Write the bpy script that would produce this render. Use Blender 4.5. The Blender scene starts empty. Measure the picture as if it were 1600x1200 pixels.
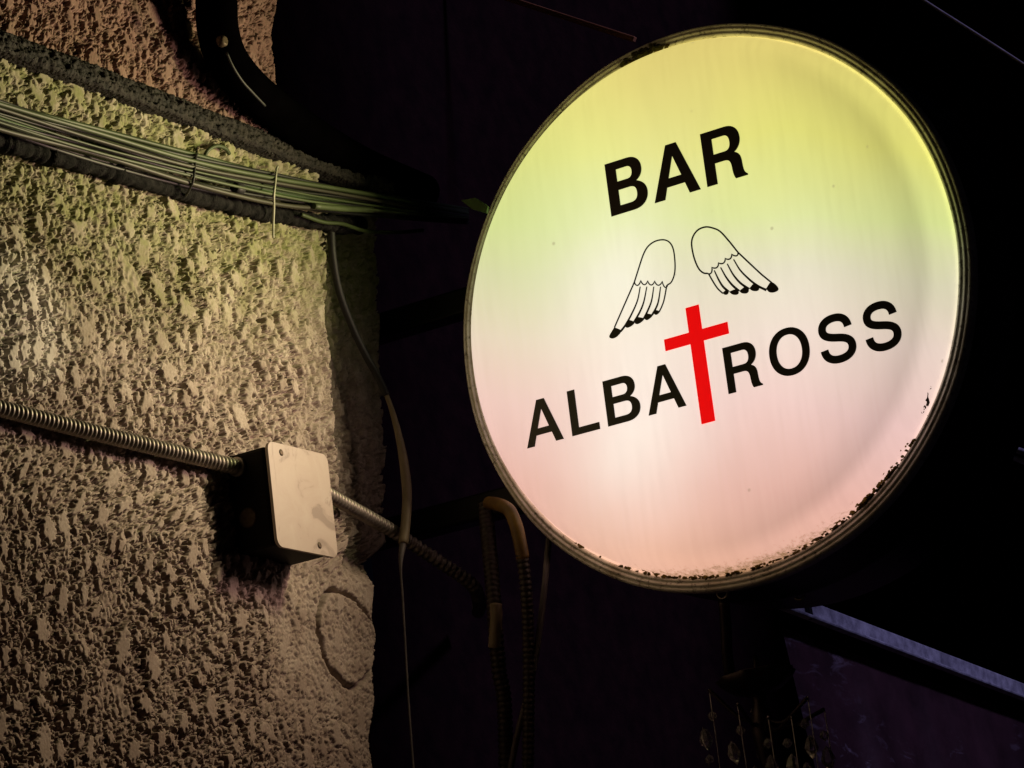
import bpy, bmesh, math, random
import numpy as np
from mathutils import Vector, Matrix

random.seed(7)
rng = np.random.default_rng(11)
S = bpy.context.scene
COL = S.collection

# ------------------------------------------------------------------ camera
CAM = np.array([1.4563, -2.88008, 1.576725])
RT = np.array([0.83796189, 0.53262692, -0.11886314])
UP = np.array([0.23685295, -0.15873117, 0.95849105])
FW = np.array([-0.49165085, 0.83133206, 0.25916492])
F = 5000.0                       # focal length in pixels of a 1600 px wide frame
cd = bpy.data.cameras.new('camera'); cam = bpy.data.objects.new('camera', cd); COL.objects.link(cam)
cd.sensor_width = 36.0; cd.lens = F / 1600 * 36.0; cd.clip_start = 0.05; cd.clip_end = 200
m = Matrix(((RT[0], UP[0], -FW[0], CAM[0]), (RT[1], UP[1], -FW[1], CAM[1]), (RT[2], UP[2], -FW[2], CAM[2]), (0, 0, 0, 1)))
cam.matrix_world = m
S.camera = cam

# ------------------------------------------------------------------ world, sun, exposure
W = bpy.data.worlds.new('World'); S.world = W; W.use_nodes = True
nt = W.node_tree; nt.nodes.clear()
sky = nt.nodes.new('ShaderNodeTexSky'); sky.sky_type = 'NISHITA'; sky.sun_disc = False
sky.sun_elevation = math.radians(-4); sky.sun_rotation = math.radians(60)
bg = nt.nodes.new('ShaderNodeBackground'); bg.inputs['Strength'].default_value = 0.12
wo = nt.nodes.new('ShaderNodeOutputWorld')
nt.links.new(sky.outputs[0], bg.inputs[0]); nt.links.new(bg.outputs[0], wo.inputs[0])
sl = bpy.data.lights.new('moonlight', 'SUN'); sl.energy = 0.7; sl.angle = math.radians(6); sl.color = (0.52, 0.46, 1.0)
so = bpy.data.objects.new('moonlight', sl); COL.objects.link(so)
so.rotation_euler = Vector((-0.80, -0.15, -0.58)).to_track_quat('-Z', 'Y').to_euler()
vs = S.view_settings; vs.view_transform = 'Standard'; vs.look = 'None'; vs.exposure = 0.0; vs.gamma = 1.0; vs.use_curve_mapping = False
S.render.engine = 'CYCLES'
S.cycles.use_denoising = True
S.cycles.max_bounces = 5
S.cycles.adaptive_threshold = 0.02
S.cycles.sample_clamp_indirect = 4.0

# ------------------------------------------------------------------ helpers
def ray(px, py): return (px - 800) / F * RT - (py - 600) / F * UP + FW
def atx(px, py, x): d = ray(px, py); return CAM + d * ((x - CAM[0]) / d[0])
def aty(px, py, y): d = ray(px, py); return CAM + d * ((y - CAM[1]) / d[1])
def tag(o, label=None, cat=None, group=None, kind=None):
    if label: o['label'] = label
    if cat: o['category'] = cat
    if group: o['group'] = group
    if kind: o['kind'] = kind
    return o
def empty(name, loc):
    o = bpy.data.objects.new(name, None); COL.objects.link(o); o.location = loc; o.empty_display_size = 0.05
    return o
def link(name, me, mat=None, parent=None, smooth=False):
    o = bpy.data.objects.new(name, me); COL.objects.link(o)
    if mat and not me.materials: me.materials.append(mat)
    if smooth:
        me.polygons.foreach_set('use_smooth', [True] * len(me.polygons))
    if parent is not None:
        o.parent = parent
        p = Vector((0, 0, 0)); q = parent
        while q is not None: p += q.location; q = q.parent
        o.location = -p                   # meshes are written in world coordinates
    return o
def mesh(name, v, f):
    me = bpy.data.meshes.new(name); me.from_pydata([tuple(map(float, a)) for a in v], [], f); me.update(); return me
def grid_mesh(name, P, flip=False):
    """P: (rows, cols, 3) array"""
    r, c = P.shape[:2]
    me = bpy.data.meshes.new(name)
    me.vertices.add(r * c); me.vertices.foreach_set('co', P.reshape(-1).astype(np.float32))
    i = np.arange(r * c).reshape(r, c)
    q = np.stack([i[:-1, :-1], i[:-1, 1:], i[1:, 1:], i[1:, :-1]], -1).reshape(-1, 4)
    if flip: q = q[:, ::-1]
    n = len(q)
    me.loops.add(n * 4); me.loops.foreach_set('vertex_index', q.reshape(-1).astype(np.int32))
    me.polygons.add(n); me.polygons.foreach_set('loop_start', (np.arange(n) * 4).astype(np.int32))
    me.polygons.foreach_set('use_smooth', np.ones(n, bool))
    me.update(calc_edges=True); me.validate(); return me
def smooth_path(pts, step=0.004):
    P = np.array([np.array(p, float) for p in pts])
    P = np.vstack([2 * P[0] - P[1], P, 2 * P[-1] - P[-2]])
    out = []
    for k in range(1, len(P) - 2):
        a, b, c, d = P[k - 1], P[k], P[k + 1], P[k + 2]
        n = max(2, int(np.linalg.norm(c - b) / step))
        for t in np.linspace(0, 1, n, endpoint=False):
            out.append(0.5 * ((2 * b) + (-a + c) * t + (2 * a - 5 * b + 4 * c - d) * t * t + (-a + 3 * b - 3 * c + d) * t ** 3))
    out.append(P[-2]); return np.array(out)
def tube(name, path, radius, sides=12, cap=True):
    """path (n,3); radius scalar or (n,)"""
    P = np.array(path, float); n = len(P)
    r = np.full(n, radius) if np.isscalar(radius) else np.array(radius)
    T = np.gradient(P, axis=0); T /= np.linalg.norm(T, axis=1)[:, None]
    ref = np.array([0, 0, 1.0]) if abs(T[0][2]) < 0.9 else np.array([1.0, 0, 0])
    N = np.cross(T[0], ref); N /= np.linalg.norm(N)
    V = []; an = np.linspace(0, 2 * math.pi, sides, endpoint=False)
    for k in range(n):
        N = N - T[k] * (N @ T[k]); N /= np.linalg.norm(N); B = np.cross(T[k], N)
        V.append(P[k] + r[k] * (np.cos(an)[:, None] * N + np.sin(an)[:, None] * B))
    V = np.array(V).reshape(-1, 3); f = []
    for k in range(n - 1):
        for j in range(sides):
            j2 = (j + 1) % sides
            f.append((k * sides + j, k * sides + j2, (k + 1) * sides + j2, (k + 1) * sides + j))
    if cap:
        f.append(tuple(range(sides))[::-1]); f.append(tuple((n - 1) * sides + j for j in range(sides)))
    me = mesh(name, V, f)
    me.polygons.foreach_set('use_smooth', [len(p.vertices) == 4 for p in me.polygons]); return me
def ribbed(name, path, r, pitch, depth=0.14, sides=16):
    P = np.array(path); s = np.concatenate([[0], np.cumsum(np.linalg.norm(np.diff(P, axis=0), axis=1))])
    n = int(s[-1] / pitch * 6); ss = np.linspace(0, s[-1], n)
    Q = np.stack([np.interp(ss, s, P[:, k]) for k in range(3)], 1)
    rr = r * (1 - depth * (0.5 - 0.5 * np.cos(2 * math.pi * ss / pitch)) ** 2)
    return tube(name, Q, rr, sides)
def box_mesh(name, c, sx, sy, sz, bevel=0.0, rotz=0.0, seg=2):
    bm = bmesh.new(); bmesh.ops.create_cube(bm, size=1.0)
    bmesh.ops.scale(bm, vec=(sx, sy, sz), verts=bm.verts)
    if bevel: bmesh.ops.bevel(bm, geom=list(bm.edges), offset=bevel, segments=seg, affect='EDGES', profile=0.5)
    if rotz: bmesh.ops.rotate(bm, cent=(0, 0, 0), matrix=Matrix.Rotation(rotz, 3, 'Z'), verts=bm.verts)
    bmesh.ops.translate(bm, vec=c, verts=bm.verts)
    me = bpy.data.meshes.new(name); bm.to_mesh(me); bm.free(); return me
def lathe_y(name, prof, seg=192, a0=0.0, a1=2 * math.pi, cx=0.0, cz=0.0):
    """prof: list of (r, y); revolved about the Y axis through (cx, cz)"""
    full = abs(a1 - a0 - 2 * math.pi) < 1e-6
    n = seg if full else seg + 1
    an = a0 + (a1 - a0) * np.arange(n) / seg
    V = []; f = []
    for r, y in prof:
        for a in an: V.append((cx + r * math.cos(a), y, cz + r * math.sin(a)))
    for k in range(len(prof) - 1):
        for j in range(n if full else n - 1):
            j2 = (j + 1) % n
            f.append((k * n + j, k * n + j2, (k + 1) * n + j2, (k + 1) * n + j))
    me = mesh(name, V, f); me.polygons.foreach_set('use_smooth', [True] * len(me.polygons)); return me

# ------------------------------------------------------------------ materials
def lin(c):
    return tuple(((x / 255) / 12.92 if x / 255 <= 0.04045 else ((x / 255 + 0.055) / 1.055) ** 2.4) for x in c)
LOWSPEC = ('dark_render', 'black_timber', 'shaded_box', 'ragged_tape')
class M:
    def __init__(s, name):
        s.m = bpy.data.materials.new(name); s.m.use_nodes = True; s.t = s.m.node_tree
        s.b = s.t.nodes['Principled BSDF']
    def n(s, kind, **k):
        o = s.t.nodes.new(kind)
        for a, v in k.items(): setattr(o, a, v)
        return o
    def l(s, a, b): s.t.links.new(a, b)
    def val(s, x):
        o = s.n('ShaderNodeValue'); o.outputs[0].default_value = x; return o.outputs[0]
    def math(s, op, a, b=None, clamp=False):
        o = s.n('ShaderNodeMath', operation=op, use_clamp=clamp)
        for k, v in enumerate((a, b)):
            if v is None: continue
            if isinstance(v, (int, float)): o.inputs[k].default_value = v
            else: s.l(v, o.inputs[k])
        return o.outputs[0]
    def noise(s, scale, detail=4, rough=0.55, vec=None, coord='Object', vscale=None, dist=0.0):
        tc = s.n('ShaderNodeTexCoord'); v = tc.outputs[coord] if vec is None else vec
        if vscale:
            mp = s.n('ShaderNodeMapping'); mp.inputs['Scale'].default_value = vscale; s.l(v, mp.inputs[0]); v = mp.outputs[0]
        o = s.n('ShaderNodeTexNoise'); o.inputs['Scale'].default_value = scale; o.inputs['Detail'].default_value = detail
        o.inputs['Roughness'].default_value = rough; o.inputs['Distortion'].default_value = dist; s.l(v, o.inputs['Vector']); return o.outputs['Fac']
    def ramp(s, fac, stops, interp='LINEAR'):
        o = s.n('ShaderNodeValToRGB'); e = o.color_ramp.elements; o.color_ramp.interpolation = interp
        while len(e) < len(stops): e.new(0.5)
        for k, (p, c) in enumerate(stops):
            e[k].position = p; c = c if not isinstance(c, (int, float)) else (c, c, c); e[k].color = tuple(c[:3]) + (1,)
        s.l(fac, o.inputs[0]); return o.outputs[0]
    def mix(s, fac, a, b, mode='MIX'):
        o = s.n('ShaderNodeMix', data_type='RGBA', blend_type=mode)
        for k, v in ((0, fac), (6, a), (7, b)):
            if isinstance(v, (int, float)): o.inputs[k].default_value = v if k == 0 else (v, v, v, 1)
            elif isinstance(v, tuple): o.inputs[k].default_value = tuple(v[:3]) + (1,)
            else: s.l(v, o.inputs[k])
        return o.outputs[2]
    def bump(s, h, strength=0.3, dist=0.001):
        o = s.n('ShaderNodeBump'); o.inputs['Strength'].default_value = strength; o.inputs['Distance'].default_value = dist
        s.l(h, o.inputs['Height']); s.l(o.outputs[0], s.b.inputs['Normal'])
    def set(s, **k):
        for a, v in k.items():
            i = s.b.inputs[a.replace('_', ' ')]
            if isinstance(v, (int, float)): i.default_value = v
            elif isinstance(v, tuple): i.default_value = tuple(v[:3]) + (1,)
            else: s.l(v, i)
        return s
def simple(name, c1, c2=None, rough=0.6, metal=0.0, scale=40, bump=0.2, vscale=None, bdist=0.0006):
    g = M(name); c2 = c2 or tuple(x * 0.6 for x in c1)
    f = g.noise(scale, 6, 0.6, vscale=vscale)
    col = g.ramp(f, [(0.32, c2), (0.68, c1)])
    g.set(Base_Color=col, Roughness=rough, Metallic=metal)
    if name in LOWSPEC: g.set(Specular_IOR_Level=0.08)
    if bump: g.bump(g.noise(scale * 6, 5, 0.6, vscale=vscale), bump, bdist)
    return g.m

def stucco_material(name='stucco', c=((0.40, 0.315, 0.235), (0.56, 0.46, 0.355), (0.66, 0.57, 0.46)), green_tint=1.0):
    g = M(name)
    big = g.noise(5.0, 5, 0.6, dist=0.4); mid = g.noise(42, 5, 0.65); fine = g.noise(420, 4, 0.7)
    base = g.ramp(mid, [(0.30, c[0]), (0.50, c[1]), (0.72, c[2])])
    base = g.mix(g.ramp(fine, [(0.36, 0.45), (0.58, 0.0)]), base, (0.18, 0.135, 0.105))
    base = g.mix(g.ramp(big, [(0.52, 0.0), (0.70, 0.45)]), base, (0.19, 0.145, 0.12))
    tc0 = g.n('ShaderNodeTexCoord'); s0 = g.n('ShaderNodeSeparateXYZ'); g.l(tc0.outputs['Object'], s0.inputs[0])
    dy = g.math('DIVIDE', g.math('ADD', s0.outputs[1], 0.66), 0.11); dz = g.math('DIVIDE', g.math('SUBTRACT', s0.outputs[2], 2.47), 0.09)
    dd = g.math('ADD', g.math('ADD', g.math('MULTIPLY', dy, dy), g.math('MULTIPLY', dz, dz)), g.math('MULTIPLY', g.math('SUBTRACT', g.noise(38, 5, 0.7), 0.5), 2.4))
    base = g.mix(g.ramp(dd, [(0.3, 0.85), (1.1, 0.0)]), base, (0.62, 0.58, 0.54))
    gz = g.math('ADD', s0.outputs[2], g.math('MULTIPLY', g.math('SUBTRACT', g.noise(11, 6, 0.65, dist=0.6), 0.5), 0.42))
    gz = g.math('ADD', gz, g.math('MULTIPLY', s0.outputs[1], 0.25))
    base = g.mix(g.ramp(g.math('SUBTRACT', gz, 1.5), [(0.50, 0.72), (0.86, 0.0)]), base, (0.15, 0.098, 0.086))  # light falloff down the wall, painted in as a darker lower part
    # greenish tint on the top band under the cables
    tc = g.n('ShaderNodeTexCoord'); sp = g.n('ShaderNodeSeparateXYZ'); g.l(tc.outputs['Object'], sp.inputs[0])
    z = g.math('ADD', sp.outputs[2], g.math('MULTIPLY', g.math('SUBTRACT', big, 0.5), 0.30))
    al = g.ramp(g.math('SUBTRACT', z, 2.0), [(0.46, 0.0), (0.62, 0.78), (0.76, 0.78), (0.83, 0.0)])
    al = g.math('MULTIPLY', al, g.ramp(g.noise(60, 4, 0.7), [(0.35, 0.25), (0.6, 1.0)]))
    base = g.mix(g.math('MULTIPLY', al, green_tint), base, (0.20, 0.225, 0.07))
    g.set(Base_Color=base, Roughness=0.82, Specular_IOR_Level=0.25)
    g.bump(fine, 0.2, 0.0006)
    return g.m
MAT = {}
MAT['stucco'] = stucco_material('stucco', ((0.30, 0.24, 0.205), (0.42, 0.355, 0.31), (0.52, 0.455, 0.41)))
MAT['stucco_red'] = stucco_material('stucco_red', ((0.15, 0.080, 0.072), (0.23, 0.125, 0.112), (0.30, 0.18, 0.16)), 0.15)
MAT['ledge'] = simple('dark_mortar', (0.026, 0.020, 0.017), (0.005, 0.004, 0.004), 0.85, 0, 60, 0.6, bdist=0.002)  # near-black mortar colour over the whole ledge
MAT['black_paint'] = simple('black_paint', (0.012, 0.011, 0.014), (0.006, 0.005, 0.007), 0.42, 0, 14, 0.15)
MAT['black_hose'] = simple('matt_black_hose', (0.0010, 0.0008, 0.0010), (0.0005, 0.0004, 0.0005), 0.95, 0, 30, 0.3); MAT['black_hose'].node_tree.nodes['Principled BSDF'].inputs['Specular IOR Level'].default_value = 0.0
MAT['vinyl'] = simple('black_vinyl', (0.006, 0.008, 0.007), (0.003, 0.004, 0.004), 0.35, 0, 30, 0.05)
MAT['rubber'] = simple('black_rubber', (0.016, 0.015, 0.016), (0.007, 0.006, 0.007), 0.6, 0, 40, 0.2)
MAT['tape'] = simple('ragged_tape', (0.030, 0.028, 0.028), (0.004, 0.004, 0.004), 0.8, 0, 120, 0.9, bdist=0.004)
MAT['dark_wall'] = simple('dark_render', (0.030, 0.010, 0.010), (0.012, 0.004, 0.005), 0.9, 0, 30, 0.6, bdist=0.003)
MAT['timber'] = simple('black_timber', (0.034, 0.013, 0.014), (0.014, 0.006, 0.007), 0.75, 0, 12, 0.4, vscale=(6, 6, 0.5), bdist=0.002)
MAT['conduit'] = simple('grey_conduit', (0.30, 0.265, 0.235), (0.17, 0.145, 0.125), 0.45, 0.5, 60, 0.2)
MAT['steel'] = simple('dull_steel', (0.40, 0.37, 0.34), (0.20, 0.17, 0.15), 0.42, 0.7, 50, 0.2)
MAT['box_body'] = simple('shaded_box', (0.006, 0.005, 0.0045), (0.003, 0.0025, 0.002), 0.6, 0.1, 40, 0.3)  # shade on the box side put into a near-black colour
MAT['screw'] = simple('rusty_screw', (0.10, 0.07, 0.04), (0.04, 0.025, 0.015), 0.6, 0.5, 200, 0.3)
MAT['ground'] = simple('asphalt', (0.06, 0.058, 0.056), (0.035, 0.034, 0.034), 0.85, 0, 20, 0.5, bdist=0.004)
MAT['beige'] = simple('beige_sheath', (0.32, 0.265, 0.165), (0.17, 0.13, 0.07), 0.55, 0, 50, 0.2, vscale=(1, 1, 0.25))
MAT['yellow'] = simple('yellow_plastic', (0.24, 0.14, 0.02), (0.07, 0.035, 0.008), 0.5, 0, 50, 0.2)
MAT['hose'] = simple('dark_hose', (0.045, 0.030, 0.022), (0.02, 0.014, 0.012), 0.5, 0, 50, 0.2)
MAT['grey_cable'] = simple('grey_cable', (0.16, 0.14, 0.13), (0.09, 0.08, 0.08), 0.55, 0, 60, 0.2)
MAT['wire'] = simple('wire', (0.75, 0.72, 0.70), (0.5, 0.48, 0.46), 0.5, 0.0, 60, 0.1)
MAT['tie'] = simple('nylon_tie', (0.45, 0.45, 0.36), (0.3, 0.3, 0.22), 0.5, 0, 60, 0.1)
MAT['beam'] = simple('galvanised_beam', (0.74, 0.76, 0.80), (0.30, 0.30, 0.34), 0.5, 0.1, 70, 0.5, vscale=(1, 1, 1), bdist=0.0015)
MAT['tarp'] = simple('purple_black_canvas', (0.030, 0.015, 0.040), (0.016, 0.008, 0.022), 0.6, 0, 16, 0.4, bdist=0.002)
MAT['bronze'] = simple('dark_bronze', (0.05, 0.035, 0.04), (0.02, 0.014, 0.018), 0.4, 0.6, 50, 0.3)
MAT['batten'] = simple('red_batten', (0.90, 0.40, 0.16), (0.65, 0.25, 0.10), 0.6, 0, 40, 0.2)
MAT['moss'] = simple('moss', (0.10, 0.10, 0.02), (0.035, 0.028, 0.010), 0.95, 0, 160, 0.5)
_t = MAT['moss'].node_tree; _b = _t.nodes['Principled BSDF']; _o = _t.nodes['Material Output']
_tr = _t.nodes.new('ShaderNodeBsdfTranslucent'); _tr.inputs[0].default_value = (0.30, 0.22, 0.05, 1); _mx = _t.nodes.new('ShaderNodeMixShader'); _mx.inputs[0].default_value = 0.5
_t.links.new(_b.outputs[0], _mx.inputs[1]); _t.links.new(_tr.outputs[0], _mx.inputs[2]); _t.links.new(_mx.outputs[0], _o.inputs[0])
MAT['tab_green'] = simple('tab_green', (0.06, 0.13, 0.03), (0.03, 0.07, 0.015), 0.5, 0, 60, 0.2)  # metal of the bracket tab, the green light on it put into the colour
g = M('crystal'); g.set(Base_Color=(0.9, 0.88, 0.92), Roughness=0.04, Transmission_Weight=0.85, IOR=1.5); MAT['crystal'] = g.m

def cable_mat(name, c):
    return simple(name, c, tuple(x * 0.55 for x in c), 0.55, 0, 90, 0.15, vscale=(1, 0.15, 1))
CAB = [cable_mat('cable_olive', (0.040, 0.060, 0.014)), cable_mat('cable_dark', (0.012, 0.012, 0.010)), cable_mat('cable_grey', (0.062, 0.085, 0.030)),
       cable_mat('cable_brown', (0.04, 0.036, 0.02)), cable_mat('cable_green', (0.08, 0.15, 0.05))]

# ------------------------------------------------------------------ stucco wall
XW = -0.40
DX = 0.00125
def field(shape, lam, aniso=(1.0, 1.0), seed=0, width=0.45, slant=0.0):
    """band-passed random field, wavelength lam in metres, unit variance"""
    r = np.random.default_rng(seed); w = np.fft.rfft2(r.standard_normal(shape))
    fz = np.fft.fftfreq(shape[0], DX)[:, None] * aniso[0]; fy = np.fft.rfftfreq(shape[1], DX)[None, :] * aniso[1]
    k = np.hypot(fz, fy + slant * fz) * lam + 1e-9
    h = np.fft.irfft2(w * np.exp(-(np.log(k) ** 2) / (2 * width ** 2)), s=shape)
    return h / h.std()
def sst(a, b, x):
    t = np.clip((x - a) / (b - a), 0, 1); return t * t * (3 - 2 * t)
def relief(shape, seed):
    """thrown-on render: flat-topped drops of many sizes over a gritty ground"""
    r = np.random.default_rng(seed)
    rows, cols = shape
    edge = field(shape, 0.0075, (1.2, 1.0), seed + 1, 0.5); grit = field(shape, 0.0042, (1, 1), seed + 2, 0.4)
    low = field(shape, 0.20, (1, 1), seed + 3, 0.5); mid = field(shape, 0.011, (1.2, 1), seed + 5, 0.4)
    H = 0.0032 + 0.0007 * np.clip(mid + 0.3 * edge, -1.5, 1.5)
    area = rows * cols * DX * DX
    def drops(n, med, sig, lo, hi, h0, h1, thin):
        nonlocal H
        A = np.clip(med * np.exp(sig * r.standard_normal(n)), lo, hi) / DX
        E = 1.05 + 1.2 * r.random(n); TH = 0.22 + 0.42 * r.standard_normal(n)
        CI = r.integers(0, rows, n); CJ = r.integers(0, cols, n); HG = h0 + (h1 - h0) * r.random(n)
        keep = r.random(n) < np.clip(0.62 + thin * low[CI, CJ], 0.12, 1.0)
        for a_, e_, th, ci, cj, hg in zip(A[keep], E[keep], TH[keep], CI[keep], CJ[keep], HG[keep]):
            mo = 0.0028 / DX / a_                       # the gap round each drop
            m = int(a_ * e_ * (1.35 + mo)) + 2
            i0, i1, j0, j1 = max(0, ci - m), min(rows, ci + m + 1), max(0, cj - m), min(cols, cj + m + 1)
            di = np.arange(i0, i1)[:, None] - ci; dj = np.arange(j0, j1)[None, :] - cj
            c_, s_ = math.cos(th), math.sin(th)
            u = (dj * c_ + di * s_) / a_; v = (-dj * s_ + di * c_) / (a_ * e_)
            d = np.sqrt(u * u + v * v) + 0.20 * edge[i0:i1, j0:j1]
            t = np.clip((1.12 - d) / 0.38, 0, 1)
            Hs = H[i0:i1, j0:j1]; gap = np.clip((d - 1.05) / (mo + 0.02), 0, 1)
            Hs = np.minimum(Hs, -0.0036 + 0.015 * gap ** 1.25)
            H[i0:i1, j0:j1] = np.maximum(Hs, hg * (t * t * (3 - 2 * t)) * (1 + 0.10 * v))
    drops(int(area * 19000), 0.0030, 0.30, 0.0020, 0.005, 0.0030, 0.0044, 0.05)
    drops(int(area * 5000), 0.0055, 0.42, 0.0034, 0.013, 0.0044, 0.0060, 0.10)
    drops(int(area * 480), 0.0088, 0.28, 0.007, 0.016, 0.0058, 0.0068, 0.15)
    return H * (1 + 0.06 * low) + 0.00010 * grit + 0.0010 * low

def wall_patch(name, z0, z1, y0, edge, chamfer, seed, parent, amp):
    rows = int((z1 - z0) / DX); cols = int((0.0 - y0) / DX)
    z = np.linspace(z0, z1, rows)
    H = relief((rows, cols), seed)
    ye = edge(z)                                       # free edge of the wall at each height
    t = np.linspace(0, 1, cols)[None, :]
    Y = y0 + (ye[:, None] - y0) * t
    Z = np.repeat(z[:, None], cols, 1)
    A, off = amp(Y, Z), chamfer(Y, Z, ye[:, None])
    X = XW + off + H * A
    d = ye[:, None] - Y                                # rounded arris
    X -= 0.012 * np.clip(1 - d / 0.012, 0, 1) ** 2
    P = np.stack([X, Y, Z], -1)
    # the return going back into the recess
    k = 20
    ret = np.repeat(P[:, -1:, :], k, 1); ret[:, :, 0] -= np.linspace(0.004, 0.16, k)[None, :]
    ret[:, :, 1] += 0.001 + H[:, -k:] * 0.4
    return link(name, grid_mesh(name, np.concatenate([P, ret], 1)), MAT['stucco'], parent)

wall = empty('stucco_wall', (XW, -0.6, 0.0))
tag(wall, 'rough beige stuccoed house wall running along the left of the alley', 'wall')
def edge_curve(pts):
    w = np.array([atx(px, py, x) for px, py, x in pts]); o = np.argsort(w[:, 2]); w = w[o]
    return lambda z: np.interp(z, w[:, 2], w[:, 1]) + 0.0022 * np.sin(z * 41) + 0.0016 * np.sin(z * 97 + 1)
CH = 0.052
low_edge = edge_curve([(588, 330, XW - CH), (590, 450, XW - CH), (597, 650, XW - CH), (600, 780, XW - CH), (598, 850, XW - CH), (590, 905, XW), (588, 1000, XW), (586, 1200, XW), (584, 1400, XW)])
gr_line = edge_curve([(503, 330, XW), (507, 450, XW), (513, 600, XW), (522, 760, XW), (532, 900, XW), (560, 1400, XW)])
pc = atx(541, 997, XW)                                  # centre of the round patch
def low_chamfer(Y, Z, ye):
    yg = gr_line(Z[:, 0])[:, None]
    a = CH * sst(2.272, 2.318, Z)
    t = np.clip((Y - yg) / np.maximum(ye - yg, 1e-3), 0, 1)
    t = 0.75 * sst(0.0, 0.006, Y - yg) + 0.25 * t                  # step back into the reveal, then falling away
    groove = -0.004 * np.exp(-((Y - yg) / 0.006) ** 2) * sst(2.42, 2.5, Z)
    r = np.hypot(Y - pc[1], (Z - pc[2])); an = np.arctan2(Z - pc[2], Y - pc[1])
    rr = 0.0505 + 0.0022 * np.sin(3 * an + 1) + 0.0012 * np.sin(7 * an)
    ring = -0.013 * np.exp(-((r - rr) / 0.0023) ** 2)
    plug = 0.0015 * (r < rr)
    return -a * t + groove + ring + plug
def low_amp(Y, Z):
    yg = gr_line(Z[:, 0])[:, None]
    A = 1.15 + 0.50 * sst(-0.50, -0.16, Y)               # coarser towards the corner
    A *= 1 - 0.15 * sst(-0.004, 0.01, Y - yg) * sst(2.3, 2.36, Z)
    lower = sst(2.34, 2.27, Z) * sst(-0.30, -0.24, Y + (2.3 - Z) * 0.10)
    A *= 1 - 0.62 * lower
    r = np.hypot(Y - pc[1], Z - pc[2]); A = np.where(r < 0.052, 0.6, A)
    A *= 1 + 0.12 * np.sin(Y * 17) * np.sin(Z * 13)
    return A
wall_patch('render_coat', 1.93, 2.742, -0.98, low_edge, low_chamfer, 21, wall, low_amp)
up_edge = edge_curve([(428, -120, XW), (431, 60, XW), (433, 150, XW), (436, 220, XW)])
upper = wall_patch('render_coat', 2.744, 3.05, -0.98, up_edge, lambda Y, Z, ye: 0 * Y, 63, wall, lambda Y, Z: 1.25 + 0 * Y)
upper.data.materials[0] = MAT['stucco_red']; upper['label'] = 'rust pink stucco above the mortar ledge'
# the rest of the wall, outside the picture
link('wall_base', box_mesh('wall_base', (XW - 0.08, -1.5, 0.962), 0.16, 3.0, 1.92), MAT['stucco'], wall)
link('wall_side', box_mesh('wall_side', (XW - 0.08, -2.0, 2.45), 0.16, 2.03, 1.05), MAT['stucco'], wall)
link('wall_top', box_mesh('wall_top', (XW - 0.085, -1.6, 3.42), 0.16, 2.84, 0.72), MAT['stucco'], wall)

# ledge: mortar moulding along the wall above the cables
def ledge():
    ys = np.arange(-0.98, 0.02, DX); k = 56
    n = len(ys)
    r1 = field((n, k), 0.006, (1, 1), 91, 0.5); r2 = field((n, k), 0.02, (1, 1), 92, 0.5)
    t = np.linspace(0, 1, k)
    prof = np.array([(0.0, -0.014), (0.018, -0.0135), (0.0215, -0.011), (0.020, -0.002), (0.016, 0.008), (0.009, 0.014), (0.0, 0.020)])
    pt = np.concatenate([[0], np.cumsum(np.linalg.norm(np.diff(prof, axis=0), axis=1))]); pt /= pt[-1]
    px_, pz_ = np.interp(t, pt, prof[:, 0]), np.interp(t, pt, prof[:, 1])
    P = np.zeros((n, k, 3)); w = np.sin(t * math.pi)[None, :] ** 0.5
    P[:, :, 0] = XW - 0.001 + px_[None, :] + (0.0007 * r1 + 0.0011 * r2) * w
    P[:, :, 1] = ys[:, None]
    P[:, :, 2] = 2.746 + pz_[None, :] + 0.0006 * r1 * w + (0.0012 * np.sin(ys * 9) + 0.0006 * np.sin(ys * 47))[:, None]
    return grid_mesh('ledge', P, True)
o = link('wall_ledge', ledge(), MAT['ledge']); tag(o, 'dark mortar ledge along the stucco wall above the cable bundle', 'ledge')

# recess wall behind the corner and dark facade across the back
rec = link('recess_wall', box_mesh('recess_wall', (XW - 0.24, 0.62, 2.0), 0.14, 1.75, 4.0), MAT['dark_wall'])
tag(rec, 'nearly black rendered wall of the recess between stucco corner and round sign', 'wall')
fac = empty('timber_facade', (0.8, 1.52, 0.0)); tag(fac, 'black timber boarded facade in darkness behind the round sign', 'facade')
x = -0.56; k = 0
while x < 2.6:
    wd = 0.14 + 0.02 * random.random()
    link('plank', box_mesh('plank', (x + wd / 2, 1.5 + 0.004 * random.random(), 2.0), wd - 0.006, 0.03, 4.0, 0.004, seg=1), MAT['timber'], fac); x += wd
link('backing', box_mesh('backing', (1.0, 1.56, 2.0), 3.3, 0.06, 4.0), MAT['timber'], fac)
op = link('unseen_shade_house', box_mesh('unseen_shade_house', (3.9, -3.66, 3.0), 3.0, 8.88, 6.0), MAT['dark_wall'])  # unseen, its end set to keep moonlight off the stucco wall
tag(op, kind='structure')
gd = link('street', mesh('street', [(-30, -30, 0), (30, -30, 0), (30, 30, 0), (-30, 30, 0)], [(0, 1, 2, 3)]), MAT['ground']); tag(gd, kind='structure')

# ------------------------------------------------------------------ round sign
R = 0.30; CZ = 2.5; YF = -0.032
sign = empty('bar_sign', (0, 0.1, CZ)); tag(sign, 'round lit bar sign reading BAR ALBATROSS with two wings and a red cross', 'sign')

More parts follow.
